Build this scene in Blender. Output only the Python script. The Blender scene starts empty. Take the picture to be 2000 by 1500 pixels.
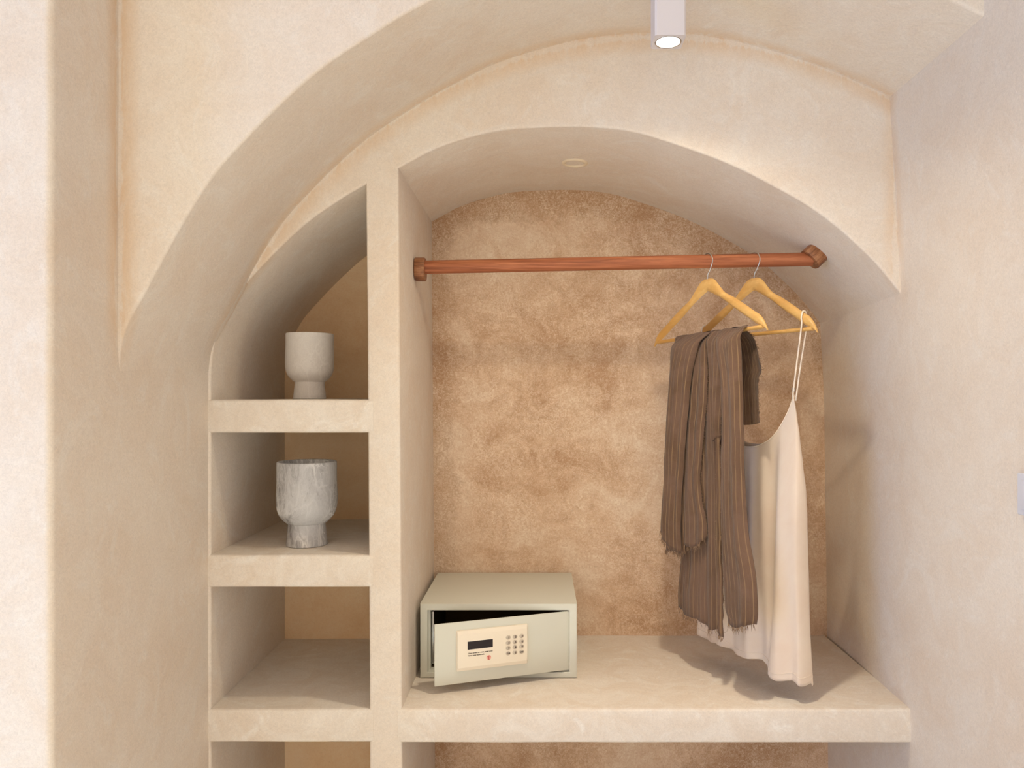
import bpy, bmesh, math, random
from mathutils import Vector, Matrix, noise

random.seed(7)
SC = bpy.context.scene
COL = SC.collection
EYE = 1.5            # camera height above the floor
F = 1488.0           # focal length in pixels of the 2000 px frame
VX, VY = 1055.0, 775.0

# ------------------------------------------------------------------ camera
cam_d = bpy.data.cameras.new('camera')
cam_d.sensor_width = 36.0
cam_d.sensor_fit = 'HORIZONTAL'
cam_d.lens = F / 2000.0 * 36.0
cam_d.shift_x = (1000.0 - VX) / 2000.0
cam_d.shift_y = (VY - 750.0) / 2000.0
cam_d.clip_start = 0.02
cam = bpy.data.objects.new('camera', cam_d)
cam.location = (0, 0, EYE)
cam.rotation_euler = (math.pi / 2, 0, 0)
COL.objects.link(cam)
SC.camera = cam

# ------------------------------------------------------------------ world and lights
SC.view_settings.view_transform = 'Standard'
SC.view_settings.look = 'None'
SC.view_settings.gamma = 1.0
SC.view_settings.use_curve_mapping = False
SC.view_settings.exposure = 0.0
world = bpy.data.worlds.new('sky')
SC.world = world
world.use_nodes = True
bg = world.node_tree.nodes['Background']
bg.inputs[0].default_value = (0.62, 0.78, 1.0, 1)
bg.inputs[1].default_value = 0.08


def light(name, kind, loc, energy, color, rot=(0, 0, 0), **kw):
    d = bpy.data.lights.new(name, kind)
    d.energy = energy
    d.color = color
    for k, v in kw.items():
        setattr(d, k, v)
    o = bpy.data.objects.new(name, d)
    o.location = loc
    o.rotation_euler = rot
    COL.objects.link(o)
    return o


def aim(o, target):
    o.rotation_euler = (Vector(target) - o.location).to_track_quat('-Z', 'Y').to_euler()


# added warm fill for room lamps and outdoor light, at the unseen rear door
rear_fill = light('room_fill', 'AREA', (-0.45, -2.35, 1.3), 34.0, (1.0, 0.83, 0.64), rot=(math.pi / 2, 0, 0), shape='RECTANGLE', size=2.5, size_y=2.1)
# cool skylight through the window in the far left wall
side = light('window_daylight', 'AREA', (-2.66, -0.3, 1.35), 45.0, (0.28, 0.50, 1.0), rot=(math.pi / 2, 0, -math.pi / 2), shape='RECTANGLE', size=1.5, size_y=2.1)
# low sun added so that the floor bounces light up to the soffits
bounce_sun = light('bounce_sun', 'SUN', (0, -4, 4), 10.0, (0.86, 0.98, 1.0), rot=(math.radians(54.5), 0, 0), angle=math.radians(1.0))
# the ceiling spotlight under the arch: a narrow beam and its wide spill
LAMP = Vector((0.2604, 1.55, 0.7215 + EYE))
spill = light('lamp_spill', 'SPOT', (LAMP.x, LAMP.y, LAMP.z - 0.004), 25.0, (1.0, 0.88, 0.66),
              spot_size=math.radians(165), spot_blend=1.0, shadow_soft_size=0.034)
spot = light('lamp_beam', 'SPOT', (LAMP.x, LAMP.y, LAMP.z - 0.004), 20.0, (1.0, 0.86, 0.66),
             spot_size=math.radians(85), spot_blend=1.0, shadow_soft_size=0.024)


# ------------------------------------------------------------------ helpers
def link(o, parent=None):
    COL.objects.link(o)
    if parent is not None:
        o.parent = parent
    return o


def obj(name, bm, mat, parent=None, smooth=30, loc=None):
    me = bpy.data.meshes.new(name)
    bmesh.ops.recalc_face_normals(bm, faces=bm.faces)
    bm.to_mesh(me)
    bm.free()
    me.materials.append(mat)
    finish(me, smooth)
    o = bpy.data.objects.new(name, me)
    if loc is not None:
        o.location = loc
    return link(o, parent)


def finish(me, smooth):
    if smooth is not None:
        for p in me.polygons:
            p.use_smooth = True
        if smooth < 180:
            me.set_sharp_from_angle(angle=math.radians(smooth))


def tag(o, label, cat, group=None):
    o['label'] = label
    o['category'] = cat
    if group:
        o['group'] = group
    return o


def struct(o):
    o['kind'] = 'structure'
    return o


def thing(name, label, cat, loc=(0, 0, 0), rotz=0.0, group=None):
    o = bpy.data.objects.new(name, None)
    o.empty_display_size = 0.05
    o.location = loc
    o.rotation_euler = (0, 0, rotz)
    link(o)
    return tag(o, label, cat, group)


def add_box(bm, x0, x1, y0, y1, z0, z1, bevel=0.0, seg=2):
    r = bmesh.ops.create_cube(bm, size=1.0)
    vs = r['verts']
    for v in vs:
        v.co = Vector((x0 + (v.co.x + .5) * (x1 - x0), y0 + (v.co.y + .5) * (y1 - y0), z0 + (v.co.z + .5) * (z1 - z0)))
    if bevel > 0:
        es = list({e for v in vs for e in v.link_edges})
        bmesh.ops.bevel(bm, geom=es, offset=bevel, segments=seg, affect='EDGES', profile=0.5)


def add_tube(bm, pts, r, seg=12, cap=True):
    """sweep a circle along a polyline; r is a number or a list"""
    pts = [Vector(p) for p in pts]
    n = len(pts)
    rings = []
    t0 = (pts[1] - pts[0]).normalized()
    up = Vector((0, 0, 1)) if abs(t0.z) < 0.9 else Vector((1, 0, 0))
    side = t0.cross(up).normalized()
    for i, p in enumerate(pts):
        t = (pts[min(i + 1, n - 1)] - pts[max(i - 1, 0)]).normalized()
        side = (side - t * side.dot(t)).normalized()
        b = t.cross(side)
        rr = r[i] if isinstance(r, (list, tuple)) else r
        rings.append([bm.verts.new(p + (side * math.cos(a) + b * math.sin(a)) * rr)
                      for a in [2 * math.pi * k / seg for k in range(seg)]])
    for a, b in zip(rings, rings[1:]):
        for k in range(seg):
            bm.faces.new((a[k], a[(k + 1) % seg], b[(k + 1) % seg], b[k]))
    if cap:
        bm.faces.new(rings[0][::-1])
        bm.faces.new(rings[-1])


def add_lathe(bm, prof, seg=64, wob=None):
    rings = []
    for r, z in prof:
        if r < 1e-6:
            rings.append([bm.verts.new((0, 0, z))])
        else:
            rings.append([bm.verts.new((r * math.cos(2 * math.pi * k / seg) * (1 + (wob(k, z) if wob else 0)),
                                        r * math.sin(2 * math.pi * k / seg) * (1 + (wob(k, z) if wob else 0)), z))
                          for k in range(seg)])
    for a, b in zip(rings, rings[1:]):
        for k in range(seg):
            k2 = (k + 1) % seg
            if len(a) == 1 and len(b) == 1:
                continue
            if len(a) == 1:
                bm.faces.new((a[0], b[k2], b[k]))
            elif len(b) == 1:
                bm.faces.new((a[k], a[k2], b[0]))
            else:
                bm.faces.new((a[k], a[k2], b[k2], b[k]))


def spline(pts, n=10, closed=False):
    """Catmull-Rom through tuples of any length"""
    pts = [tuple(p) for p in pts]
    out = []
    m = len(pts)
    dim = len(pts[0])
    rng = m if closed else m - 1
    for i in range(rng):
        p0 = pts[(i - 1) % m] if closed or i > 0 else tuple(2 * a - b for a, b in zip(pts[0], pts[1]))
        p1 = pts[i]
        p2 = pts[(i + 1) % m]
        p3 = pts[(i + 2) % m] if closed or i + 2 < m else tuple(2 * a - b for a, b in zip(pts[-1], pts[-2]))
        for k in range(n):
            t = k / n
            out.append(tuple(0.5 * ((2 * p1[d]) + (-p0[d] + p2[d]) * t + (2 * p0[d] - 5 * p1[d] + 4 * p2[d] - p3[d]) * t * t
                                    + (-p0[d] + 3 * p1[d] - 3 * p2[d] + p3[d]) * t ** 3) for d in range(dim)))
    if not closed:
        out.append(pts[-1])
    return out


def lerp_tab(tab, x):
    if x <= tab[0][0]:
        return tab[0][1]
    for (a, va), (b, vb) in zip(tab, tab[1:]):
        if x <= b:
            t = (x - a) / (b - a)
            return va + (vb - va) * t
    return tab[-1][1]


def sstep(a, b, x):
    t = min(1, max(0, (x - a) / (b - a)))
    return t * t * (3 - 2 * t)


def slab(name, outline, holes, y0, y1, bevel, mat):
    """an upright plaster mass with openings: outline and holes in (x, z above the floor), from y0 back to y1"""
    cu = bpy.data.curves.new(name, 'CURVE')
    cu.dimensions = '2D'
    cu.fill_mode = 'BOTH'
    for poly in [outline] + holes:
        s = cu.splines.new('POLY')
        s.points.add(len(poly) - 1)
        for p, (x, z) in zip(s.points, poly):
            p.co = (x, z, 0, 1)
        s.use_cyclic_u = True
    d = y1 - y0
    cu.extrude = d / 2 - bevel
    cu.bevel_depth = bevel
    cu.bevel_resolution = 3
    cu.offset = -bevel
    tmp = bpy.data.objects.new(name, cu)
    COL.objects.link(tmp)
    dg = bpy.context.evaluated_depsgraph_get()
    me = bpy.data.meshes.new_from_object(tmp.evaluated_get(dg))
    bpy.data.objects.remove(tmp)
    bpy.data.curves.remove(cu)
    for v in me.vertices:
        x, z, h = v.co
        v.co = (x, y0 + d / 2 - h, z)
    me.name = name
    bm = bmesh.new()
    bm.from_mesh(me)
    bmesh.ops.remove_doubles(bm, verts=bm.verts, dist=1e-5)
    bmesh.ops.recalc_face_normals(bm, faces=bm.faces)
    bm.to_mesh(me)
    bm.free()
    me.materials.clear()
    me.materials.append(mat)
    finish(me, 32)
    return link(bpy.data.objects.new(name, me))


def text_mesh(body, size, depth=0.0, align='CENTER', width=None, bold=0.0):
    cu = bpy.data.curves.new('t', 'FONT')
    cu.body = body
    cu.size = size
    cu.align_x = align
    cu.align_y = 'CENTER'
    cu.extrude = depth
    cu.resolution_u = 4
    cu.offset = bold
    o = bpy.data.objects.new('t', cu)
    COL.objects.link(o)
    dg = bpy.context.evaluated_depsgraph_get()
    me = bpy.data.meshes.new_from_object(o.evaluated_get(dg))
    bpy.data.objects.remove(o)
    bpy.data.curves.remove(cu)
    if width:
        xs = [v.co.x for v in me.vertices]
        k = width / (max(xs) - min(xs))
        for v in me.vertices:
            v.co.x *= k
    return me


# ------------------------------------------------------------------ materials
def srgb(r, g, b):
    def f(c):
        c /= 255.0
        return c / 12.92 if c <= 0.04045 else ((c + 0.055) / 1.055) ** 2.4
    return (f(r), f(g), f(b), 1.0)


class NT:
    def __init__(self, name):
        self.m = bpy.data.materials.new(name)
        self.m.use_nodes = True
        self.t = self.m.node_tree
        self.b = self.t.nodes['Principled BSDF']

    def n(self, kind, **kw):
        nd = self.t.nodes.new(kind)
        for k, v in kw.items():
            if k.startswith('i_'):
                nd.inputs[k[2:].replace('_', ' ')].default_value = v
            else:
                setattr(nd, k, v)
        return nd

    def l(self, a, b):
        self.t.links.new(a, b)

    def noise(self, vec, scale, detail=4, rough=0.6, dist=0.0):
        nd = self.n('ShaderNodeTexNoise')
        nd.inputs['Scale'].default_value = scale
        nd.inputs['Detail'].default_value = detail
        nd.inputs['Roughness'].default_value = rough
        nd.inputs['Distortion'].default_value = dist
        self.l(vec, nd.inputs['Vector'])
        return nd.outputs['Fac']

    def ramp(self, fac, stops):
        nd = self.n('ShaderNodeValToRGB')
        cr = nd.color_ramp
        while len(cr.elements) > 1:
            cr.elements.remove(cr.elements[-1])
        cr.elements[0].position = stops[0][0]
        cr.elements[0].color = stops[0][1]
        for p, c in stops[1:]:
            e = cr.elements.new(p)
            e.color = c
        self.l(fac, nd.inputs[0])
        return nd.outputs[0]

    def mix(self, fac, a, b, mode='MIX'):
        nd = self.n('ShaderNodeMix', data_type='RGBA', blend_type=mode)
        for sock, v in ((nd.inputs[0], fac), (nd.inputs[6], a), (nd.inputs[7], b)):
            if hasattr(v, 'links'):
                self.l(v, sock)
            else:
                sock.default_value = v
        return nd.outputs[2]

    def math(self, op, a, b=None):
        nd = self.n('ShaderNodeMath', operation=op)
        for sock, v in zip(nd.inputs, (a, b)):
            if v is None:
                continue
            if hasattr(v, 'links'):
                self.l(v, sock)
            else:
                sock.default_value = v
        return nd.outputs[0]

    def pos(self, scale=(1, 1, 1), kind='obj'):
        if kind == 'world':
            v = self.n('ShaderNodeNewGeometry').outputs['Position']
        elif kind == 'uv':
            v = self.n('ShaderNodeTexCoord').outputs['UV']
        else:
            v = self.n('ShaderNodeTexCoord').outputs['Object']
        mp = self.n('ShaderNodeMapping')
        mp.inputs['Scale'].default_value = scale
        self.l(v, mp.inputs['Vector'])
        return mp.outputs[0]

    def bump(self, h, strength, dist, prev=None):
        nd = self.n('ShaderNodeBump')
        nd.inputs['Strength'].default_value = strength
        nd.inputs['Distance'].default_value = dist
        self.l(h, nd.inputs['Height'])
        if prev is not None:
            self.l(prev, nd.inputs['Normal'])
        return nd.outputs[0]


def W(v):
    return (v, v, v, 1)


def seam_distance(t, circle=None, line=None):
    """distance from a plaster joint: an arch edge (cx, cz, r, y) or an upright corner (x, y)"""
    g = t.n('ShaderNodeNewGeometry')
    sp = t.n('ShaderNodeSeparateXYZ')
    t.l(g.outputs['Position'], sp.inputs[0])
    X, Y, Z = sp.outputs
    if circle:
        cx, cz, r, y = circle
        dx, dz = t.math('SUBTRACT', X, cx), t.math('SUBTRACT', Z, cz)
        a = t.math('SUBTRACT', t.math('SQRT', t.math('ADD', t.math('MULTIPLY', dx, dx), t.math('MULTIPLY', dz, dz))), r)
        b = t.math('SUBTRACT', Y, y)
    else:
        a, b = t.math('SUBTRACT', X, line[0]), t.math('SUBTRACT', Y, line[1])
    return t.math('SQRT', t.math('ADD', t.math('MULTIPLY', a, a), t.math('MULTIPLY', b, b)))


def plaster(name, base, warm, light_c, stain, mott=0.5, grain=0.10, fleck=0.25, bump=0.25, big=2.2, seams=()):
    t = NT(name)
    p = t.pos(kind='world')
    big_n = t.noise(p, big, 5, 0.62, 0.8)
    mid_n = t.noise(p, 9.0, 6, 0.68, 1.6)
    m1 = t.ramp(big_n, [(0.36, W(0)), (0.66, W(1))])
    m2 = t.ramp(mid_n, [(0.42, W(0)), (0.62, W(1))])
    c = t.mix(t.math('MULTIPLY', m1, mott), base, warm)
    # pale trowel smears
    sm = t.noise(p, 5.0, 9, 0.72, 2.6)
    c = t.mix(t.math('MULTIPLY', t.ramp(sm, [(0.54, W(0)), (0.66, W(1))]), fleck), c, light_c)
    c = t.mix(t.math('MULTIPLY', m2, fleck * 0.6), c, light_c)
    # fine brushed grain
    g1 = t.noise(p, 190.0, 5, 0.8, 1.2)
    g2 = t.noise(p, 60.0, 3, 0.7, 2.0)
    c = t.mix(1.0, c, t.ramp(g1, [(0.36, W(1 - grain)), (0.60, W(1))]), 'MULTIPLY')
    # ochre pigment rubbed into the joints when the coat was smoothed
    brush = t.noise(t.pos((14, 14, 3), kind='world'), 3.0, 7, 0.75, 1.0)
    gz = t.n('ShaderNodeSeparateXYZ')
    t.l(t.n('ShaderNodeNewGeometry').outputs['Position'], gz.inputs[0])
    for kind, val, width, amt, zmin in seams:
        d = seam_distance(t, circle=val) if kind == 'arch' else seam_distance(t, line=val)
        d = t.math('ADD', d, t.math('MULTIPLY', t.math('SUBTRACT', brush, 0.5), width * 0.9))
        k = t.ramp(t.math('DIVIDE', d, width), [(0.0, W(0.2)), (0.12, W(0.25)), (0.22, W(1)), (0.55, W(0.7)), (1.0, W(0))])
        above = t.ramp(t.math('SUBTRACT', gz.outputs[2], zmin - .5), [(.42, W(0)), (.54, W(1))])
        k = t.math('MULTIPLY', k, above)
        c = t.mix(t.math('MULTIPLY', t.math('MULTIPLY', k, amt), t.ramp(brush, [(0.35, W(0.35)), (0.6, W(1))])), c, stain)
    t.l(c, t.b.inputs['Base Color'])
    t.b.inputs['Roughness'].default_value = 0.82
    t.b.inputs['Specular IOR Level'].default_value = 0.25
    nb = t.bump(mid_n, bump * 0.9, 0.005)
    nb = t.bump(sm, bump * 0.8, 0.003, nb)
    nb = t.bump(g2, bump * 0.8, 0.0016, nb)
    nb = t.bump(g1, bump * 1.3, 0.0009, nb)
    t.l(nb, t.b.inputs['Normal'])
    return t.m


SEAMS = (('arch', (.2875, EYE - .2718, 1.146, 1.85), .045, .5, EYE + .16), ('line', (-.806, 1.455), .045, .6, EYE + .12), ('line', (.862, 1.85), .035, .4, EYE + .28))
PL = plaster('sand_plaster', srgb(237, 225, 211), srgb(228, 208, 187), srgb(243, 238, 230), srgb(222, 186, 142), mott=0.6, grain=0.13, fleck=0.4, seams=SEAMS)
PL_SHELF = plaster('pale_shelf_plaster', srgb(235, 224, 211), srgb(228, 209, 187), srgb(246, 240, 231), srgb(222, 182, 132), mott=0.6, grain=0.12, fleck=0.7)


def ochre_plaster(name, c_dark, c_mid, c_light, c_fleck, k=1.0, wash=None):
    t = NT(name)
    p = t.pos(kind='world')
    a = t.noise(p, 2.3, 8, 0.60, 0.35)
    b = t.noise(p, 8.0, 8, 0.70, 0.9)
    c = t.noise(p, 85.0, 6, 0.85, 1.8)
    c2 = t.noise(p, 190.0, 4, 0.8, 1.0)
    s = t.math('ADD', t.math('MULTIPLY', a, 0.60), t.math('MULTIPLY', b, 0.40))
    col = t.ramp(s, [(0.39, c_dark), (0.50, c_mid), (0.60, c_light)])
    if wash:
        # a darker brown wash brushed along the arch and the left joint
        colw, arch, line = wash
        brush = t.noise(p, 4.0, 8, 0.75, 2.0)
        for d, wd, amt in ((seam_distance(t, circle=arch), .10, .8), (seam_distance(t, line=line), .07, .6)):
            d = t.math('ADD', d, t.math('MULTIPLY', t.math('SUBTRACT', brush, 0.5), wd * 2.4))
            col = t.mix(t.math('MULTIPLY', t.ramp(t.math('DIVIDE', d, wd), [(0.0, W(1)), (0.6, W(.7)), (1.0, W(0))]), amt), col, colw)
    fl = t.math('MULTIPLY', t.ramp(c, [(0.47, W(0)), (0.60, W(1))]), t.ramp(b, [(0.36, W(0.25)), (0.62, W(1.0))]))
    col = t.mix(t.math('MULTIPLY', fl, 0.62 * k), col, c_fleck)
    fl2 = t.math('MULTIPLY', t.ramp(c2, [(0.52, W(0)), (0.62, W(1))]), 0.35 * k)
    col = t.mix(fl2, col, c_fleck)
    dk = t.ramp(c, [(0.30, W(1 - 0.2 * k)), (0.46, W(1))])
    col = t.mix(1.0, col, dk, 'MULTIPLY')
    t.l(col, t.b.inputs['Base Color'])
    t.b.inputs['Roughness'].default_value = 0.8
    t.b.inputs['Specular IOR Level'].default_value = 0.25
    nb = t.bump(b, 0.5, 0.005)
    nb = t.bump(c, 0.5, 0.0014, nb)
    t.l(nb, t.b.inputs['Normal'])
    return t.m


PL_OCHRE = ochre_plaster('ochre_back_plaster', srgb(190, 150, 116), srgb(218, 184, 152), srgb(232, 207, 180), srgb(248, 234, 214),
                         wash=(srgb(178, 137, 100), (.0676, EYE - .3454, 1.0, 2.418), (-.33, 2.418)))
PL_CUBBY = ochre_plaster('tan_cubby_plaster', srgb(236, 198, 154), srgb(242, 208, 166), srgb(246, 216, 178), srgb(248, 230, 204), 0.6)


def simple(name, col, rough=0.5, metal=0.0, spec=0.5, coat=0.0):
    t = NT(name)
    t.b.inputs['Base Color'].default_value = col
    t.b.inputs['Roughness'].default_value = rough
    t.b.inputs['Metallic'].default_value = metal
    t.b.inputs['Specular IOR Level'].default_value = spec
    t.b.inputs['Coat Weight'].default_value = coat
    return t


def painted(name, col, rough=0.45):
    t = simple(name, col, rough)
    p = t.pos()
    n = t.noise(p, 900, 2, 0.5)
    v = t.noise(p, 12, 3, 0.5)
    c = t.mix(t.math('MULTIPLY', v, 0.12), col, tuple(x * 0.8 for x in col[:3]) + (1,))
    t.l(c, t.b.inputs['Base Color'])
    t.l(t.bump(n, 0.12, 0.0002), t.b.inputs['Normal'])
    return t.m


SAFE_PAINT = painted('sage_cream_enamel', srgb(214, 213, 200), 0.42)
SAFE_PANEL = painted('cream_plastic', srgb(240, 228, 208), 0.38)
BLACK = simple('black_glass', srgb(34, 26, 26), 0.2).m
LINING = simple('dark_lining', srgb(74, 58, 38), 0.95, spec=0.1).m
INK = simple('dark_ink', srgb(60, 44, 34), 0.6).m
KEY = simple('silver_key', srgb(196, 184, 168), 0.35, 0.3).m
RED = simple('red_print', srgb(196, 84, 76), 0.5).m
PINK = simple('pink_print', srgb(236, 172, 156), 0.5).m
STEEL = simple('brushed_steel', srgb(200, 198, 194), 0.28, 1.0).m
DARKMETAL = simple('dark_bolt', srgb(70, 66, 62), 0.4, 0.8).m
WHITE_MET = painted('white_lamp_paint', srgb(226, 220, 222), 0.4)
SWITCH = painted('white_switch_plastic', srgb(226, 228, 238), 0.3)
PUTTY = simple('putty_ring', srgb(232, 214, 186), 0.8).m
HOLE = simple('unlit_lamp_face', srgb(196, 174, 144), 0.6).m


def wood(name, dark, mid, lightc, scale=(3, 40, 40), rough=0.42, rings=6.0):
    t = NT(name)
    p = t.pos(scale)
    n1 = t.noise(p, 1.0, 6, 0.6, 0.6)
    p2 = t.pos(tuple(s * 6 for s in scale))
    n2 = t.noise(p2, 1.0, 3, 0.6)
    c = t.ramp(n1, [(0.32, dark), (0.5, mid), (0.68, lightc)])
    c = t.mix(t.math('MULTIPLY', t.ramp(n2, [(0.35, W(1)), (0.55, W(0))]), 0.35), c, dark)
    t.l(c, t.b.inputs['Base Color'])
    t.b.inputs['Roughness'].default_value = rough
    t.l(t.bump(n2, 0.15, 0.0004), t.b.inputs['Normal'])
    return t.m


RAIL_WOOD = wood('red_brown_wood', srgb(122, 64, 34), srgb(168, 98, 62), srgb(196, 126, 86), (3.0, 110, 110), 0.62)
BLOCK_WOOD = wood('end_grain_wood', srgb(110, 66, 40), srgb(158, 104, 66), srgb(190, 140, 100), (14, 14, 90), 0.5)
HANGER_WOOD = wood('honey_wood', srgb(206, 154, 82), srgb(224, 176, 104), srgb(236, 194, 124), (9, 30, 16), 0.32)


def marble(name, base, vein, dark, vamt, damt, scale):
    t = NT(name)
    p = t.pos((1, 1, 0.45))
    warp = t.n('ShaderNodeTexNoise')
    warp.inputs['Scale'].default_value = 14 * scale
    warp.inputs['Detail'].default_value = 5
    t.l(p, warp.inputs['Vector'])
    vm = t.n('ShaderNodeVectorMath', operation='MULTIPLY_ADD')
    t.l(warp.outputs['Color'], vm.inputs[0])
    vm.inputs[1].default_value = (0.12, 0.12, 0.12)
    t.l(p, vm.inputs[2])
    q = vm.outputs[0]
    a = t.noise(q, 16 * scale, 8, 0.65, 0.8)
    ridge = t.math('ABSOLUTE', t.math('SUBTRACT', a, 0.5))
    msk = t.ramp(t.noise(p, 7 * scale, 2, 0.5), [(0.42, W(0)), (0.60, W(1))])
    v1 = t.ramp(ridge, [(0.0, W(.8)), (0.012, W(0.5)), (0.03, W(0))])
    vo = t.n('ShaderNodeTexVoronoi', feature='DISTANCE_TO_EDGE')
    vo.inputs['Scale'].default_value = 26 * scale
    t.l(q, vo.inputs['Vector'])
    vo2 = t.n('ShaderNodeTexVoronoi', feature='DISTANCE_TO_EDGE')
    vo2.inputs['Scale'].default_value = 70 * scale
    t.l(q, vo2.inputs['Vector'])
    v2 = t.math('MAXIMUM', t.ramp(vo.outputs['Distance'], [(0.0, W(1)), (0.03, W(.6)), (0.07, W(0))]), t.ramp(vo2.outputs['Distance'], [(0.0, W(.7)), (0.05, W(0))]))
    vv = t.math('MULTIPLY', t.math('MAXIMUM', v1, v2), t.math('MULTIPLY', t.math('ADD', msk, 0.12), vamt))
    d = t.ramp(t.noise(q, 11 * scale, 6, 0.7, 1.0), [(0.52, W(0)), (0.66, W(1))])
    c = t.mix(t.math('MULTIPLY', d, damt), base, dark)
    c = t.mix(vv, c, vein)
    g = t.noise(t.pos(), 420, 3, 0.7)
    c = t.mix(1.0, c, t.ramp(g, [(0.3, W(0.9)), (0.7, W(1))]), 'MULTIPLY')
    t.l(c, t.b.inputs['Base Color'])
    t.b.inputs['Roughness'].default_value = 0.6
    t.l(t.bump(g, 0.2, 0.0004), t.b.inputs['Normal'])
    return t.m


MARBLE_PALE = marble('pale_marble', srgb(226, 220, 214), srgb(242, 238, 232), srgb(206, 200, 194), 0.6, 0.7, 0.8)
MARBLE_GREY = marble('grey_veined_marble', srgb(194, 193, 194), srgb(250, 249, 248), srgb(124, 120, 119), 1.3, 0.95, 0.8)


def cloth(name, base, alt, stripe=None, period=0.016, weave=1400, rough=0.9, sheen=0.2, trans=0.0):
    t = NT(name)
    p = t.pos(kind='uv')
    n1 = t.noise(p, 9.0, 5, 0.65, 0.5)
    n2 = t.noise(p, weave, 2, 0.6)
    c = t.mix(t.ramp(n1, [(0.35, W(0)), (0.65, W(1))]), base, alt)
    c = t.mix(1.0, c, t.ramp(n2, [(0.3, W(0.80)), (0.7, W(1))]), 'MULTIPLY')
    if stripe:
        sx = t.n('ShaderNodeSeparateXYZ')
        t.l(p, sx.inputs[0])
        f = t.math('FRACT', t.math('DIVIDE', sx.outputs[0], period))
        d = t.math('ABSOLUTE', t.math('SUBTRACT', f, 0.5))
        s = t.ramp(d, [(0.0, W(1)), (0.035, W(0.9)), (0.075, W(0))])
        c = t.mix(t.math('MULTIPLY', s, t.math('ADD', t.math('MULTIPLY', n1, 0.8), -0.02)), c, stripe)
        # faint ribbing between the pinstripes
        f2 = t.math('FRACT', t.math('DIVIDE', sx.outputs[0], period / 7.0))
        d2 = t.math('ABSOLUTE', t.math('SUBTRACT', f2, 0.5))
        c = t.mix(1.0, c, t.ramp(d2, [(0.0, W(0.84)), (0.3, W(1))]), 'MULTIPLY')
    t.l(c, t.b.inputs['Base Color'])
    t.b.inputs['Roughness'].default_value = rough
    t.b.inputs['Specular IOR Level'].default_value = 0.15
    t.b.inputs['Sheen Weight'].default_value = sheen
    t.b.inputs['Transmission Weight'].default_value = trans
    nb = t.bump(n1, 0.3, 0.004)
    if stripe:
        pw = t.pos((70, 16, 1), kind='uv')
        nb = t.bump(t.noise(pw, 1.0, 5, 0.7, 1.2), 0.8, 0.0035, nb)
    t.l(t.bump(n2, 0.35, 0.0004, nb), t.b.inputs['Normal'])
    return t.m


SCARF = cloth('brown_pinstripe_linen', srgb(128, 100, 82), srgb(112, 86, 66), srgb(196, 162, 118), 0.0155, 1100, sheen=0.15)
SCARF_FRAY = simple('brown_thread', srgb(150, 122, 98), 0.9, spec=0.1).m
DRESS = cloth('ivory_jersey', srgb(240, 222, 204), srgb(236, 214, 194), None, 0.01, 1500, 0.7, 0.25)
STRAP = simple('ivory_cord', srgb(242, 226, 206), 0.6).m


def emissive(name, col, strength):
    t = simple(name, col, 0.3)
    t.b.inputs['Emission Color'].default_value = col
    t.b.inputs['Emission Strength'].default_value = strength
    return t.m


# ------------------------------------------------------------------ geometry of the alcove
P2, P1, P0 = 1.256, 1.455, 1.85          # front of the left pier, arched lintel, shelf wall
CB, NB = 2.387, 2.418                    # back of the cubbies, back of the wardrobe niche
XL = -0.806
OUTER = [(-.812, -.10), (-.8095, -.02), (-.8068, .04), (-.8035, .085), (-.797, .118), (-.785, .147), (-.758, .196), (-.728, .254), (-.689, .324), (-.645, .393), (-.592, .462),
         (-.533, .525), (-.445, .605), (-.381, .655), (-.318, .696), (-.25, .737), (-.193, .768), (-.099, .812), (.056, .860),
         (.18, .880), (.3, .884), (.42, .873), (.547, .845), (.65, .813), (.74, .778), (.845, .730), (.95, .67), (1.05, .60)]
INNER = [(-.344, .556), (-.255, .603), (-.155, .636), (-.068, .651), (.068, .657), (.16, .653), (.242, .640), (.33, .613), (.429, .578),
         (.525, .535), (.615, .486), (.68, .444), (.74, .397), (.81, .330), (.877, .249), (.93, .175), (.985, .09)]
CUBBY = [(-.80, -.02), (-.800, .062), (-.793, .125), (-.776, .180), (-.758, .218), (-.727, .264), (-.653, .342), (-.566, .423), (-.520, .458),
         (-.472, .490), (-.423, .517)]


def wavy(pts, amp=0.0012):
    return [(x + amp * noise.noise(Vector((x * 9, z * 9, 3.1))), z + amp * noise.noise(Vector((x * 9, z * 9, 8.7)))) for x, z in pts]


def up(pts):
    return [(x, z + EYE) for x, z in pts]


ROOM_TOP = 2.9
# right wall: one long, slightly leaning surface from the room into the niche
def right_x(z, y):
    base = lerp_tab([(-1.5, .905), (-.758, .899), (0, .889), (.255, .876), (.45, .866), (.727, .849), (1.0, .838), (1.5, .82)], z)
    return base + 0.012 * sstep(1.85, 2.42, y) + 0.0015 * noise.noise(Vector((y * 3, z * 3, 1.0)))


bm = bmesh.new()
ys = [-2.6 + i * 0.12 for i in range(43)]
ys = [y for y in ys if y < 2.48] + [2.5]
zs = [-1.5 + i * 0.07 for i in range(43)]
grid = [[bm.verts.new((right_x(z, y), y, z + EYE)) for z in zs] for y in ys]
back = [[bm.verts.new((1.35, y, z + EYE)) for z in (zs[0], zs[-1])] for y in (ys[0], ys[-1])]
for i in range(len(ys) - 1):
    for j in range(len(zs) - 1):
        bm.faces.new((grid[i][j], grid[i + 1][j], grid[i + 1][j + 1], grid[i][j + 1]))
bm.faces.new([g for g in grid[0]] + [back[0][1], back[0][0]])
bm.faces.new([g for g in grid[-1]] + [back[1][1], back[1][0]])
bm.faces.new([r[0] for r in grid] + [back[1][0], back[0][0]])
bm.faces.new([r[-1] for r in grid] + [back[1][1], back[0][1]])
bm.faces.new((back[0][0], back[0][1], back[1][1], back[1][0]))
struct(obj('wall_right', bm, PL, smooth=60))

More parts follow.
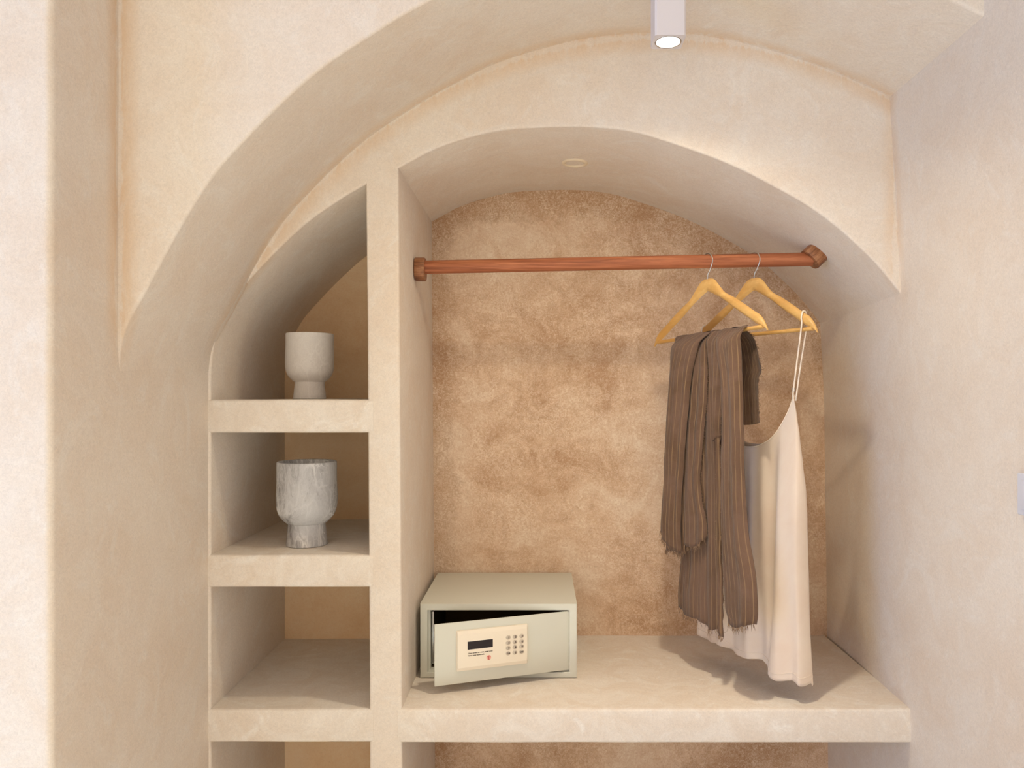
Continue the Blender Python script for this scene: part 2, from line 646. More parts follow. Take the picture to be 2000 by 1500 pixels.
# left pier: pale front face, then the side wall that runs on into the cubbies
bm = bmesh.new()
n = 40
prof = []
R = 0.012
prof += [(-2.75, P2)]
prof += [(-2.0, P2), (-1.2, P2)]
prof += [(XL - R + R * math.sin(a), P2 + R - R * math.cos(a)) for a in [math.pi / 2 * k / 5 for k in range(6)]]
prof += [(XL, y) for y in (1.35, 1.45, 1.55, 1.65, 1.75, 1.84, 1.9, 2.0, 2.2, 2.45)]
prof += [(-2.75, 2.45)]
zz = [i * ROOM_TOP / n for i in range(n + 1)]
rows = []
for z in zz:
    rows.append([])
    for k, (x, y) in enumerate(prof):
        w = 0.0016 * noise.noise(Vector((y * 4, z * 5, 4.2))) if 2 <= k < len(prof) - 1 else 0
        rows[-1].append(bm.verts.new((x + w, y + (0.002 * noise.noise(Vector((2.2, z * 4, x))) if 2 <= k < 9 else 0), z)))
m = len(prof)
for a, b in zip(rows, rows[1:]):
    for k in range(m):
        bm.faces.new((a[k], a[(k + 1) % m], b[(k + 1) % m], b[k]))
bm.faces.new(rows[0][::-1])
bm.faces.new(rows[-1])
struct(obj('wall_left', bm, PL, smooth=50))

# arched lintel plane, its underside is the deep outer soffit
o = wavy(spline(OUTER, 6), 0.0020)
outline = [(x, z) for x, z in o] + [(1.05, 1.4), (-.83, 1.4), (-.83, -.10)]
struct(slab('wall_front', up(outline), [], P1, P0 + 0.02, 0.007, PL))

# shelf wall with the cubby opening and the niche opening, both down to the floor
DIV_L = [(-.423, .517), (-.4205, .2), (-.417, -.4), (-.414, -.95), (-.412, -1.44)]
DIV_R = [(-.344, .556), (-.342, .2), (-.338, -.4), (-.335, -.95), (-.333, -1.44)]
cub = wavy(spline(CUBBY, 6), 0.0015)[:-1] + wavy(DIV_L, 0.0015) + [(-.80, -1.44)]
inn = wavy(spline(INNER, 6), 0.0012)
nic = inn + [(.985, -1.44)] + DIV_R[1:][::-1]
struct(slab('wall_back', up([(-.95, -1.5), (1.12, -1.5), (1.12, 1.4), (-.95, 1.4)]), [up(cub), up(nic)], P0, NB + 0.01, 0.006, PL))

bm = bmesh.new()
add_box(bm, -.39, 1.12, NB, NB + 0.1, 0.0, EYE + .70)
struct(obj('wall_niche_back', bm, PL_OCHRE))
bm = bmesh.new()
add_box(bm, -.9, -.37, CB, CB + 0.12, 0.0, EYE + .60)
struct(obj('wall_cubby_back', bm, PL_CUBBY))

# the rest of the room, behind the camera
tile = painted('pale_floor_cement', srgb(236, 226, 208), 0.6)
bm = bmesh.new(); add_box(bm, -2.9, 1.4, -2.8, 2.6, -.1, 0.0)
struct(obj('floor', bm, tile))
bm = bmesh.new(); add_box(bm, -2.9, 1.4, -2.8, 2.6, ROOM_TOP - .002, ROOM_TOP + .1)
struct(obj('ceiling', bm, PL))
bm = bmesh.new()
add_box(bm, -2.9, -2.7, -2.8, -1.1, 0, ROOM_TOP)
add_box(bm, -2.9, -2.7, .5, 1.3, 0, ROOM_TOP)
add_box(bm, -2.9, -2.7, -1.1, .5, 0, .25)
add_box(bm, -2.9, -2.7, -1.1, .5, 2.45, ROOM_TOP)
struct(obj('wall_far_left', bm, PL))
door_x0, door_x1, door_z = -2.35, .55, 2.4
bm = bmesh.new()
add_box(bm, -2.9, door_x0, -2.75, -2.6, 0, ROOM_TOP)
add_box(bm, door_x1, 1.4, -2.75, -2.6, 0, ROOM_TOP)
add_box(bm, door_x0, door_x1, -2.75, -2.6, door_z, ROOM_TOP)
struct(obj('wall_rear', bm, PL))


# ------------------------------------------------------------------ plaster shelves
def shelf(name, label, x0, x1, ztop, zbot, yb, mat=PL_SHELF, drop=0.0):
    bm = bmesh.new()
    nx, ny = 24, 8
    top, bot = [], []
    bv = 0.007
    # cross-section with a rounded nose, swept along x
    sec = [(yb, 0, 1), (P0 + .2, 0, 1)] + \
          [(P0 - .0015 + bv - bv * math.sin(a), -bv + bv * math.cos(a), 1) for a in [math.pi / 2 * k / 4 for k in range(5)]] + \
          [(P0 - .0015 + bv - bv * math.cos(a), bv - bv * math.sin(a), 0) for a in [math.pi / 2 * k / 4 for k in range(5)]] + [(yb, 0, 0)]
    rings = []
    for i in range(nx + 1):
        x = x0 + (x1 - x0) * i / nx
        r = []
        for y, dz, t in sec:
            z = (ztop if t else zbot) + dz + drop * (1 - i / nx) + 0.0009 * noise.noise(Vector((x * 6, 1.0 + t * 5, ztop)))
            r.append(bm.verts.new((x, y + 0.0006 * noise.noise(Vector((x * 7, dz * 30, ztop * 3))), z + EYE)))
        rings.append(r)
    m = len(sec)
    for a, b in zip(rings, rings[1:]):
        for k in range(m):
            bm.faces.new((a[k], a[(k + 1) % m], b[(k + 1) % m], b[k]))
    bm.faces.new(rings[0]); bm.faces.new(rings[-1][::-1])
    o = obj(name, bm, mat, smooth=50)
    return tag(o, label, 'shelf')


K = P0 / F
GS = 'plaster shelves built into the arch'
for nm, lab, zt, zb in (
        ('plaster_shelf', 'short plaster shelf carrying the small pale marble vase', -.0065, -(845 - VY) * K),
        ('plaster_shelf', 'short plaster shelf carrying the larger grey veined marble vase', -(1084 - VY) * K, -(1147 - VY) * K),
        ('plaster_shelf', 'empty short plaster shelf, lowest of the three in the left column', -(1385 - VY) * K, -(1450 - VY) * K)):
    s = shelf(nm, lab, -.812, -.405, zt, zb, CB + .01)
    s['group'] = GS
SZ = -.758
s = shelf('plaster_shelf', 'long deep plaster shelf under the clothes rail, holding the safe', -.345, .902, SZ, -(1451 - VY) * K, NB + .005)
s['group'] = GS


# ------------------------------------------------------------------ marble vases
def make_vase(label, mat, x, y, z, rad, h, seed):
    foot_h = h * 0.262
    fr = rad * 0.66
    bowl = [(fr * 0.93, foot_h), (fr * 1.02, foot_h + h * .012), (rad * .80, foot_h + h * .055), (rad * .92, foot_h + h * .115), (rad * .985, foot_h + h * .20),
            (rad, foot_h + h * .31), (rad * .985, foot_h + h * .5), (rad * .985, h * .97), (rad * .975, h * .992), (rad * .955, h)]
    inner = [(rad * .90, h * .995), (rad * .885, h * .97), (rad * .885, foot_h + h * .34), (rad * .82, foot_h + h * .16), (rad * .5, foot_h + h * .07), (0, foot_h + h * .055)]
    def wob(k, zz):
        return 0.008 * noise.noise(Vector((math.cos(k * .0982) * 1.2, math.sin(k * .0982) * 1.2, zz * 12 + seed)))
    t = thing('marble_vase', label, 'vase', (x, y, z + EYE), 0.4 * seed, 'footed marble vases')
    bm = bmesh.new()
    add_lathe(bm, spline(bowl, 4) + inner, wob=wob)
    obj('bowl', bm, mat, t, smooth=60)
    bm = bmesh.new()
    foot = [(0, 0.0), (fr * .98, 0.0), (fr * 1.03, h * .008), (fr * 1.02, h * .03), (fr * .965, foot_h * .55), (fr * .93, foot_h * .85), (fr * .93, foot_h + .004), (0, foot_h + .004)]
    add_lathe(bm, foot, wob=wob)
    obj('foot', bm, mat, t, smooth=50)
    return t


make_vase('small pale marble vase on a round foot, on the top left shelf', MARBLE_PALE,
          (605 - VX) / F * 2.06, 2.06, -.0060, 0.0635, 0.1765, 1.0)
make_vase('larger grey marble vase with white veins, on the middle left shelf', MARBLE_GREY,
          (599.5 - VX) / F * 1.977, 1.977, -(1084 - VY) * K + .0006, 0.0765, 0.2165, 5.0)

# ------------------------------------------------------------------ safe
safe = thing('electronic_safe', 'cream grey metal safe with keypad door ajar on the long shelf', 'safe', (-.1122, 2.051, SZ + EYE + .0009))
SW, SH, SD = .4225, .2000, .362
hw = SW / 2
bm = bmesh.new()
# outer shell, open front with frame: build as a box with a recessed opening
fx0, fx1, fz0, fz1 = -hw + .0205, hw - .0205, .0155, SH - .018
def ringface(bm, y0, x0, x1, z0, z1):
    return [bm.verts.new((x, y0, z)) for x, z in ((x0, z0), (x1, z0), (x1, z1), (x0, z1))]
bv = .003
rings = [ringface(bm, SD, -hw, hw, 0, SH), ringface(bm, bv, -hw, hw, 0, SH), ringface(bm, 0.0009, -hw + .0009, hw - .0009, .0009, SH - .0009), ringface(bm, 0, -hw + bv, hw - bv, bv, SH - bv),
         ringface(bm, 0, fx0 - .0012, fx1 + .0012, fz0 - .0012, fz1 + .0012), ringface(bm, .0012, fx0, fx1, fz0, fz1), ringface(bm, .012, fx0, fx1, fz0, fz1),
         ringface(bm, .012, fx0 + .006, fx1 - .004, fz0 + .004, fz1 - .003), ringface(bm, .03, fx0 + .006, fx1 - .004, fz0 + .004, fz1 - .003)]
for a, b in zip(rings, rings[1:]):
    for k in range(4):
        bm.faces.new((a[k], a[(k + 1) % 4], b[(k + 1) % 4], b[k]))
bm.faces.new(rings[0])
obj('body', bm, SAFE_PAINT, safe, smooth=35)
bm = bmesh.new()
a = ringface(bm, .0302, fx0 + .006, fx1 - .004, fz0 + .004, fz1 - .003)
b = ringface(bm, SD - .02, fx0 + .006, fx1 - .004, fz0 + .004, fz1 - .003)
for k in range(4):
    bm.faces.new((a[k], a[(k + 1) % 4], b[(k + 1) % 4], b[k]))
bm.faces.new(b)
me_o = obj('lining', bm, LINING, safe, smooth=None)
bm = bmesh.new()
add_box(bm, fx0 + .008, fx0 + .0115, .031, .05, fz0 + .012, fz1 - .012, .0006)
obj('latch_plate', bm, STEEL, safe)

DW, DH = .3700, .1575
door = bpy.data.objects.new('door', None)
# door pivots at its right edge; local x runs to the left along the door, y outward from the face
bm = bmesh.new()
add_box(bm, 0, DW, -.004, 0, 0, DH, .0008, 2)
add_box(bm, .02, DW - .02, .0, .022, .012, DH - .012, .001, 1)
for f in bm.verts:
    f.co = Vector((-f.co.x, f.co.y, f.co.z))
door = obj('door', bm, SAFE_PAINT, safe, smooth=35)
hinge = Vector((.0798 + .1122, 2.060 - 2.051, .0212))
door.location = hinge
door.rotation_euler = (0, 0, math.radians(19.3))
# keypad housing, chamfered above and below, local frame: x negative leftwards
px0, px1 = -.861 * .365, -.335 * .365
pz0, pz1 = (-.7045 + .7368), (-.6005 + .7368)
bm = bmesh.new()
def q(y, dx, dz):
    return [bm.verts.new((x, y, z)) for x, z in ((px0 + dx, pz0 + dz), (px1 - dx, pz0 + dz), (px1 - dx, pz1 - dz), (px0 + dx, pz1 - dz))]
rs = [q(-.0038, 0, 0), q(-.009, .0006, .0008), q(-.0125, .0022, .0085), q(-.0130, .0034, .0105)]
for a, b in zip(rs, rs[1:]):
    for k in range(4):
        bm.faces.new((a[k], a[(k + 1) % 4], b[(k + 1) % 4], b[k]))
bm.faces.new(rs[0]); bm.faces.new(rs[-1])
vs_edges = [e for e in bm.edges if abs(e.verts[0].co.y - e.verts[1].co.y) > .001]
bmesh.ops.bevel(bm, geom=vs_edges, offset=.0022, segments=3, affect='EDGES', profile=0.5)
obj('keypad_housing', bm, SAFE_PANEL, door, smooth=28)
FY = -.0131
bm = bmesh.new()
add_box(bm, -.784 * .365, -.600 * .365, FY - .0003, FY + .001, -.6497 + .7368, -.6288 + .7368, .0003, 1)
obj('display', bm, BLACK, door)


def face_text(name, body, size, x, z, mat, width=None, align='CENTER', parent=door, dy=0.0):
    me = text_mesh(body, size, 0.00008, align, width, .00018 if name == 'instruction_text' else .00022)
    me.name = name
    for v in me.vertices:
        v.co = Vector((v.co.x + x, FY - .0002 - dy - v.co.z, v.co.y + z))
    me.materials.clear()
    me.materials.append(mat)
    o = bpy.data.objects.new(name, me)
    return link(o, parent)


cxt = -.692 * .365
for bd, sz, cx_, zz_, wd in (('Close: enter no. code, press Lock', .0040, cxt, -.6592 + .7368, .066), ('Open: enter same code', .0040, cxt - .0110, -.6652 + .7368, .044)):
    face_text('instruction_text', bd, sz, cx_, zz_, INK, wd)
bm = bmesh.new()
lx, lz = -.630 * .365, -.6755 + .7368
c = [bm.verts.new((lx + .0062 * math.cos(a), FY - .0003, lz + .0062 * math.sin(a))) for a in [2 * math.pi * k / 32 for k in range(32)]]
c2 = [bm.verts.new((v.co.x, FY + .0005, v.co.z)) for v in c]
bm.faces.new(c)
for k in range(32):
    bm.faces.new((c[k], c[(k + 1) % 32], c2[(k + 1) % 32], c2[k]))
obj('emblem', bm, PINK, door, smooth=None)
bm = bmesh.new()
y0e, y1e = FY - .0006, FY - .0003
for x0, x1, z0, z1 in ((-.0048, .0048, .0030, .0044), (-.0048, -.0038, .0014, .0030), (.0038, .0048, .0014, .0030), (-.0010, .0010, -.0046, .0030), (-.0026, .0026, -.0054, -.0045)):
    add_box(bm, lx + x0, lx + x1, y0e, y1e, lz + z0, lz + z1)
obj('emblem_letter', bm, RED, door)
cols = [(-.486 * .365), (-.436 * .365), (-.386 * .365)]
rows_z = [-.6290 + .7368, -.6430 + .7368, -.6565 + .7368, -.6705 + .7368]
names = [['1', '2', '3'], ['4', '5', '6'], ['7', '8', '9'], ['CLR', '0', 'LOCK']]
key_me = None
for r in range(4):
    for cc in range(3):
        kx, kz = cols[cc] , rows_z[r]
        if key_me is None:
            bm = bmesh.new()
            prof = [(0, -.0016), (.0046, -.0016), (.0056, -.0012), (.0059, -.0004), (.0059, .0004), (0, .0004)]
            add_lathe(bm, prof, 24)
            for v in bm.verts:
                x, y, z = v.co
                v.co = Vector((x * 1.08, z, y * .86))
            k0 = obj('key', bm, KEY, door, smooth=50)
            key_me = k0.data
            ko = k0
        else:
            ko = bpy.data.objects.new('key', key_me)
            link(ko, door)
        ko.location = (kx, FY, kz)
        lab = names[r][cc]
        face_text('key_marking', lab, .0072 if len(lab) == 1 else .0046, kx + .0012 * (len(lab) == 1), kz, INK,
                  None if len(lab) == 1 else .0095, dy=.0017)

# ------------------------------------------------------------------ clothes rail
RY0, RZ0, RY1, RZ1 = 2.085, .3545, 2.060, .372
rail = thing('clothes_rail', 'red-brown wooden clothes rail spanning the niche between two wooden wall blocks', 'rail', (-.342, RY0, RZ0 + EYE))
ro = Vector((-.342, RY0, RZ0 + EYE))
p0 = Vector((-.314, RY0, RZ0 + EYE)) - ro
p1 = Vector((.735, RY1, RZ1 + EYE)) - ro
bm = bmesh.new()
pts = [p0 + (p1 - p0) * (i / 12) for i in range(13)]
add_tube(bm, pts, .0183, 28)
obj('rod', bm, RAIL_WOOD, rail, smooth=50)


def wall_block(center, normal, tall, wide, thick, name='mounting_block'):
    bm = bmesh.new()
    n = 40
    def ring(d, s):
        out = []
        for k in range(n):
            a = 2 * math.pi * k / n
            e = 0.72
            cx = math.copysign(abs(math.cos(a)) ** e, math.cos(a)) * wide / 2 * s
            cy = math.copysign(abs(math.sin(a)) ** e, math.sin(a)) * tall / 2 * s
            out.append(bm.verts.new((d, cx, cy)))
        return out
    rs = [ring(-thick / 2, .97), ring(-thick / 2 + .0015, 1), ring(thick / 2 - .0015, 1), ring(thick / 2, .97)]
    for a, b in zip(rs, rs[1:]):
        for k in range(n):
            bm.faces.new((a[k], a[(k + 1) % n], b[(k + 1) % n], b[k]))
    bm.faces.new(rs[0]); bm.faces.new(rs[-1])
    o = obj(name, bm, BLOCK_WOOD, rail, smooth=40)
    o.location = center - ro
    o.rotation_euler = (0, -math.asin(normal.z), 0) if normal.x > 0 else (0, math.pi + math.asin(normal.z), 0)
    return o


wall_block(Vector((-.3275, RY0, RZ0 - .006 + EYE)), Vector((1, 0, 0)), .063, .062, .027)
# the right block sits square on the sloping soffit of the arch
nrm = Vector((-.72, 0, -.69)).normalized()
wall_block(Vector((.7395, RY1, .3800 + EYE)), -nrm, .062, .062, .030)


# ------------------------------------------------------------------ hangers
def hanger_half(sgn):
    """outline of one arm in local (x, z), z=0 at the top of the neck"""
    top = [(0, 0), (.014, -.0008), (.030, -.008), (.048, -.027), (.068, -.047), (.100, -.064), (.140, -.088), (.175, -.111), (.192, -.1205), (.2055, -.134), (.2155, -.150), (.220, -.163)]
    bot = [(0, -.0335), (.014, -.0395), (.030, -.048), (.048, -.058), (.068, -.070), (.100, -.092), (.140, -.117), (.175, -.139), (.190, -.147), (.2, -.152), (.2115, -.158), (.2195, -.165)]
    return [(a, b) for a, b in zip(spline(top, 4), spline(bot, 4))]


BOW = 0.010


def make_hanger_parts(root, bow=BOW):
    bm = bmesh.new()
    halves = []
    half = hanger_half(1)
    cols_ = [((-a[0], a[1]), (-b[0], b[1])) for a, b in half[::-1]][:-1] + half
    rings = []
    for (ax, az), (bx, bz) in cols_:
        hgt = az - bz
        th = .0125 * min(1.0, .35 + hgt / .03)
        xm = (ax + bx) / 2
        off = -bow * (abs(xm) / .22) ** 1.15
        r = []
        m = 10
        for k in range(m + 1):   # front side from top to bottom
            u = k / m
            prof_ = (1 - abs(2 * u - 1) ** 3.2)
            r.append((ax + (bx - ax) * u, off + th / 2 * prof_, az + (bz - az) * u))
        for k in range(m - 1, 0, -1):
            u = k / m
            prof_ = (1 - abs(2 * u - 1) ** 3.2)
            r.append((ax + (bx - ax) * u, off - th / 2 * prof_, az + (bz - az) * u))
        rings.append([bm.verts.new(p) for p in r])
    mm = len(rings[0])
    for a, b in zip(rings, rings[1:]):
        for k in range(mm):
            bm.faces.new((a[k], a[(k + 1) % mm], b[(k + 1) % mm], b[k]))
    bm.faces.new(rings[0]); bm.faces.new(rings[-1][::-1])
    body = obj('wooden_yoke', bm, HANGER_WOOD, root, smooth=40)
    body.location = (0, 0, NECK)
    yb = -bow * (.198 / .22) ** 1.15
    bm = bmesh.new()
    add_tube(bm, [(-.204, yb, -.1535), (-.1, yb, -.1535), (0, yb, -.1535), (.1, yb, -.1535), (.204, yb, -.1535)], .0052, 14)
    bar = obj('trouser_bar', bm, HANGER_WOOD, root, smooth=50)
    bar.location = (0, 0, NECK)
    # wire hook that goes over the rail (local z=0 is the rail axis)
    R_ = .0212
    pts = [(0, 0, NECK - .02), (0, 0, NECK + .004), (.0015, 0, NECK + .012), (.010, 0, NECK + .022)]
    for d in range(-28, 206, 12):
        a = math.radians(d)
        pts.append((R_ * math.cos(a), 0, R_ * math.sin(a)))
    bm = bmesh.new()
    add_tube(bm, pts, .0016, 10)
    obj('hook', bm, STEEL, root, smooth=60)
    return body


HANG = math.radians(-60)
NECK = -.0475
def rail_at(x):
    t = (x + .314) / (.735 + .314)
    return RY0 + (RY1 - RY0) * t, RZ0 + (RZ1 - RZ0) * t


A = Vector((.4530, 0, 0)); A.y, A.z = rail_at(A.x)
B = Vector((.5795, 0, 0)); B.y, B.z = rail_at(B.x)
GH = 'wooden hangers on the clothes rail'
ha = thing('clothes_hanger', 'honey-coloured wooden hanger holding the brown striped scarf, left of the two', 'hanger', (A.x, A.y, A.z + EYE), HANG, GH)
ha.rotation_euler = (0, math.radians(-1.9), HANG)
make_hanger_parts(ha)
hb = ha.copy(); COL.objects.link(hb)
hb.location = (B.x, B.y, B.z + EYE)
hb.rotation_euler = (0, 0, HANG)
hb['label'] = 'honey-coloured wooden hanger holding the ivory slip top, right of the two'
for ch in list(ha.children):
    c_ = ch.copy(); COL.objects.link(c_); c_.parent = hb

DV = Vector((math.cos(HANG), math.sin(HANG), 0))       # along the hangers, towards the room
NV = Vector((DV.y, -DV.x, 0))                          # the face of the clothes that looks at the room
if NV.y > 0:
    NV = -NV


def on_plane(C, px, py, n=0.0):
    """where the sight line through a pixel meets the upright plane of a hanger, n metres in front of it"""
    base = Vector((C.x, C.y, 0)) + NV * n
    k = (px - VX) / F
    s_ = (k * base.y - base.x) / (DV.x - k * DV.y)
    y = base.y + DV.y * s_
    return s_, (VY - py) / F * y


# ------------------------------------------------------------------ scarf
BARZ = A.z + NECK - .1535
BN = BOW * (.198 / .22) ** 1.15        # the trouser bar sits this far in front of the hanger's middle plane
scarf_bm = bmesh.new()
uv_s = scarf_bm.loops.layers.uv.new('UVMap')
fray = bmesh.new()


def tab_at(tab, z):
    """tab: (z, s) from the top down"""
    if z >= tab[0][0]:
        return tab[0][1]
    for (z0, a), (z1, b) in zip(tab, tab[1:]):
        if z >= z1:
            t = (z0 - z) / (z0 - z1)
            t = t * t * (3 - 2 * t) * .5 + t * .5
            return a + (b - a) * t
    return tab[-1][1]


def smooth_tab(pts):
    pts = sorted(pts, key=lambda p: -p[1])
    zs_ = spline([(p[1], p[0]) for p in pts], 6)
    return zs_


def panel(left, right, bottom, n0, bulge, folds, ph, u0, side=1, frayL=False, frayR=False, hem=True, thick=.0018, lean=0.0, amp=.004, nx=30, ny=90, rough=0.002, top_z=None):
    """one hanging fold of the scarf. left/right: pixel polylines of its edges; bottom: pixel polyline of its hem"""
    L = smooth_tab([on_plane(A, x, y, BN + n0 * side) for x, y in left])
    Rt = smooth_tab([on_plane(A, x, y, BN + n0 * side) for x, y in right])
    hemp = [on_plane(A, x, y, BN + n0 * side) for x, y in bottom]
    hs = spline(hemp, 8)
    s0, s1 = hemp[0][0], hemp[-1][0]
    ztop = BARZ + .0066
    def zbot(u):
        s_ = s0 + (s1 - s0) * u
        best = min(hs, key=lambda p: abs(p[0] - s_))
        return best[1]
    front, back_ = [], []
    for j in range(ny + 1):
        v = j / ny
        rowf, rowb = [], []
        for i in range(nx + 1):
            u = i / nx
            zb = zbot(u)
            # first rows wrap over the bar, then the cloth falls
            z = ztop + (zb - ztop) * v ** 1.6
            sl, sr = tab_at(L, z), tab_at(Rt, z)
            uu = u
            s_ = sl + (sr - sl) * uu
            drop_ = ztop - z
            wrap = sstep(0, .035, drop_)
            base = n0 * wrap
            prof_ = bulge * (1 - abs(2 * u - 1) ** 4.0) * sstep(0, .05, drop_)
            fold = amp * (math.sin(u * folds * 2 * math.pi + ph + 1.6 * noise.noise(Vector((u * 2, z * 3, ph)))) +
                          .5 * math.sin(u * folds * 4.3 * math.pi + 2 * ph + 2.5 * z)) * (.45 + .55 * sstep(0, .2, drop_))
            wr = rough * noise.noise(Vector((s_ * 60, z * 22, ph * 3)))
            cov = .0078 * math.sin(min(1.0, drop_ / .010) * math.pi / 2)
            nn = BN + side * (cov + (base + prof_ + fold + wr) * sstep(0, .02, drop_) + (.3 * n0 + .0002) * math.sin(min(1.0, drop_ / .010) * math.pi / 2))
            es = 0.0
            if (frayL and i == 0) or (frayR and i == nx):
                es = .0036 * noise.noise(Vector((z * 110, ph, 2))) + .0022 * noise.noise(Vector((z * 420, ph, 5)))
            s_ += es + .0018 * noise.noise(Vector((z * 14, ph, u * 3)))
            zz_ = z + (0.0035 * noise.noise(Vector((s_ * 160, ph, 9))) if j == ny and hem else 0)
            # rounding over the bar
            cap = .0012 + .05 * n0 + .0015 * math.sin(u * folds * 6 + ph)
            cap *= (1 - sstep(.02, .1, drop_))
            P = Vector((A.x, A.y, 0)) + DV * s_ + NV * nn
            P.z = zz_ + cap + EYE
            tilt = math.tan(math.radians(1.9)) * s_ * (1 - sstep(0, .12, drop_))
            P.z += tilt
            rowf.append(P)
        front.append(rowf)
    nrm_ = -NV * side
    vf = [[scarf_bm.verts.new(p) for p in r] for r in front]
    vb = [[scarf_bm.verts.new(p + nrm_ * thick) for p in r] for r in front]
    width = abs(on_plane(A, *right[len(right) // 2])[0] - on_plane(A, *left[len(left) // 2])[0])
    arc = width * 1.45

    def face(vs, uvs):
        try:
            f = scarf_bm.faces.new(vs)
        except ValueError:
            return
        for lp, uv in zip(f.loops, uvs):
            lp[uv_s].uv = uv
    for j in range(ny):
        for i in range(nx):
            uvs = [(u0 + arc * a / nx, b * .01) for a, b in ((i, j), (i + 1, j), (i + 1, j + 1), (i, j + 1))]
            face((vf[j][i], vf[j][i + 1], vf[j + 1][i + 1], vf[j + 1][i]), uvs)
            face((vb[j][i + 1], vb[j][i], vb[j + 1][i], vb[j + 1][i + 1]), [uvs[1], uvs[0], uvs[3], uvs[2]])
    for j in range(ny):
        for i in (0, nx):
            face((vf[j][i], vf[j + 1][i], vb[j + 1][i], vb[j][i]), [(u0 + arc * i / nx, j * .01)] * 4)
    for i in range(nx):
        for j in (0, ny):
            face((vf[j][i], vb[j][i], vb[j][i + 1], vf[j][i + 1]), [(u0 + arc * i / nx, j * .01)] * 4)
    # loose threads along frayed edges and hems
    def thread(p, d, ln):
        q1 = p + d * ln * .5 + Vector((random.uniform(-1, 1), random.uniform(-1, 1), random.uniform(-1, .4))) * ln * .25
        q2 = q1 + d * ln * .5 + Vector((random.uniform(-1, 1), random.uniform(-1, 1), random.uniform(-1.2, .4))) * ln * .4
        add_tube(fray, [p, q1, q2], [.0007, .0006, .0003], 4)
    if hem:
        for k in range(int(nx * 2.6)):
            i = random.randint(0, nx)
            if random.random() < .75:
                thread(front[ny][i], Vector((0, 0, -1)), random.uniform(.004, .013))
    for flag, i, d in ((frayL, 0, -DV), (frayR, nx, DV)):
        if flag:
            for j in range(int(ny * .12), ny):
                if random.random() < .8:
                    thread(front[j][i] , d, random.uniform(.002, .008))


# back fall on the far side of the bar, seen right of the front folds
panel([(1400, 645), (1405, 740), (1410, 828)], [(1456, 643), (1472, 678), (1482, 716), (1483, 724), (1476, 745), (1477, 800), (1479, 826)],
      [(1410, 832), (1440, 831), (1460, 829), (1479, 824)], .014, .012, 1.5, .7, .0, side=-1, frayR=True, hem=False, amp=.005)
panel([(1330, 655), (1330, 800), (1330, 1000)], [(1400, 650), (1404, 800), (1404, 1000)], [(1330, 1010), (1404, 1005)], .010, .006, 1.5, .2, .3, side=-1, hem=False, amp=.003)
# lower left sheet, longest on the left, behind the short ones
panel([(1322, 655), (1330, 800), (1334, 1000), (1336, 1100), (1331, 1150), (1332, 1186)], [(1402, 650), (1408, 760), (1411, 1000), (1413, 1150), (1414, 1232)],
      [(1332, 1184), (1345, 1199), (1366, 1205), (1384, 1218), (1398, 1228), (1414, 1226)], .000, .010, 2.2, 2.1, .05, amp=.0050)
# short front sheet, second layer
panel([(1322, 656), (1313, 800), (1309, 950), (1307, 1020), (1306, 1060)], [(1350, 650), (1352, 800), (1346, 1000), (1346, 1074)],
      [(1306, 1072), (1320, 1075), (1334, 1079), (1346, 1076)], .016, .006, 1.2, .4, .45, amp=.003)
# right hand long sheet
panel([(1404, 646), (1413, 700), (1421, 760), (1422, 850), (1421, 950), (1422, 1050), (1425, 1120), (1429, 1180), (1436, 1205)],
      [(1450, 637), (1457, 700), (1461, 820), (1464, 950), (1470, 1040), (1480, 1100), (1487, 1150), (1487, 1200), (1485, 1216)],
      [(1434, 1204), (1441, 1214), (1455, 1222), (1470, 1219), (1485, 1217)], .020, .022, 1.3, 1.0, .8, frayL=True, amp=.0035)
# centre ruffled strip
panel([(1386, 647), (1396, 700), (1403, 800), (1407, 900), (1406, 1000), (1408, 1100), (1409, 1200), (1410, 1225)],
      [(1416, 643), (1418, 700), (1416, 760), (1413, 850), (1416, 950), (1417, 1050), (1418, 1150), (1420, 1238)],
      [(1409, 1228), (1413, 1226), (1417, 1236), (1421, 1244)], .012, .009, 1.0, 2.7, 1.3, frayL=True, frayR=True, amp=.0035, nx=16)
# broad upper fold that leans over the centre strip
panel([(1384, 648), (1388, 680), (1393, 730), (1397, 800), (1400, 860)], [(1432, 640), (1428, 680), (1422, 730), (1416, 790), (1412, 850)],
      [(1400, 862), (1406, 858), (1412, 852)], .016, .010, 1.6, 1.9, 1.5, frayR=True, hem=False, amp=.0028, nx=18)
# inner left fold with the frayed right edge
panel([(1366, 650), (1364, 690), (1355, 760), (1350, 850), (1347, 930), (1345, 1000), (1345, 1062)],
      [(1387, 647), (1388, 700), (1389, 740), (1386, 800), (1380, 850), (1377, 900), (1374, 940), (1380, 985), (1387, 1020), (1387, 1052)],
      [(1344, 1060), (1355, 1066), (1366, 1066), (1376, 1063), (1387, 1050)], .010, .013, 1.2, .9, 1.7, frayR=True, amp=.003, nx=22)
# outer left fold
panel([(1322, 656), (1319, 700), (1314, 780), (1310, 850), (1307, 920), (1303, 980), (1300, 1034)],
      [(1384, 647), (1372, 680), (1361, 730), (1354, 800), (1348, 870), (1344, 940), (1341, 1000), (1342, 1074)],
      [(1300, 1034), (1310, 1042), (1322, 1060), (1334, 1074), (1342, 1076)], .024, .022, 1.6, 3.5, 2.3, amp=.0040)
scarf = obj('scarf', scarf_bm, SCARF, smooth=180)
tag(scarf, 'brown pinstriped scarf with frayed edges folded over the left hanger', 'scarf')
fr = obj('frayed_threads', fray, SCARF_FRAY, scarf, smooth=180)
fr['kind'] = 'stuff'

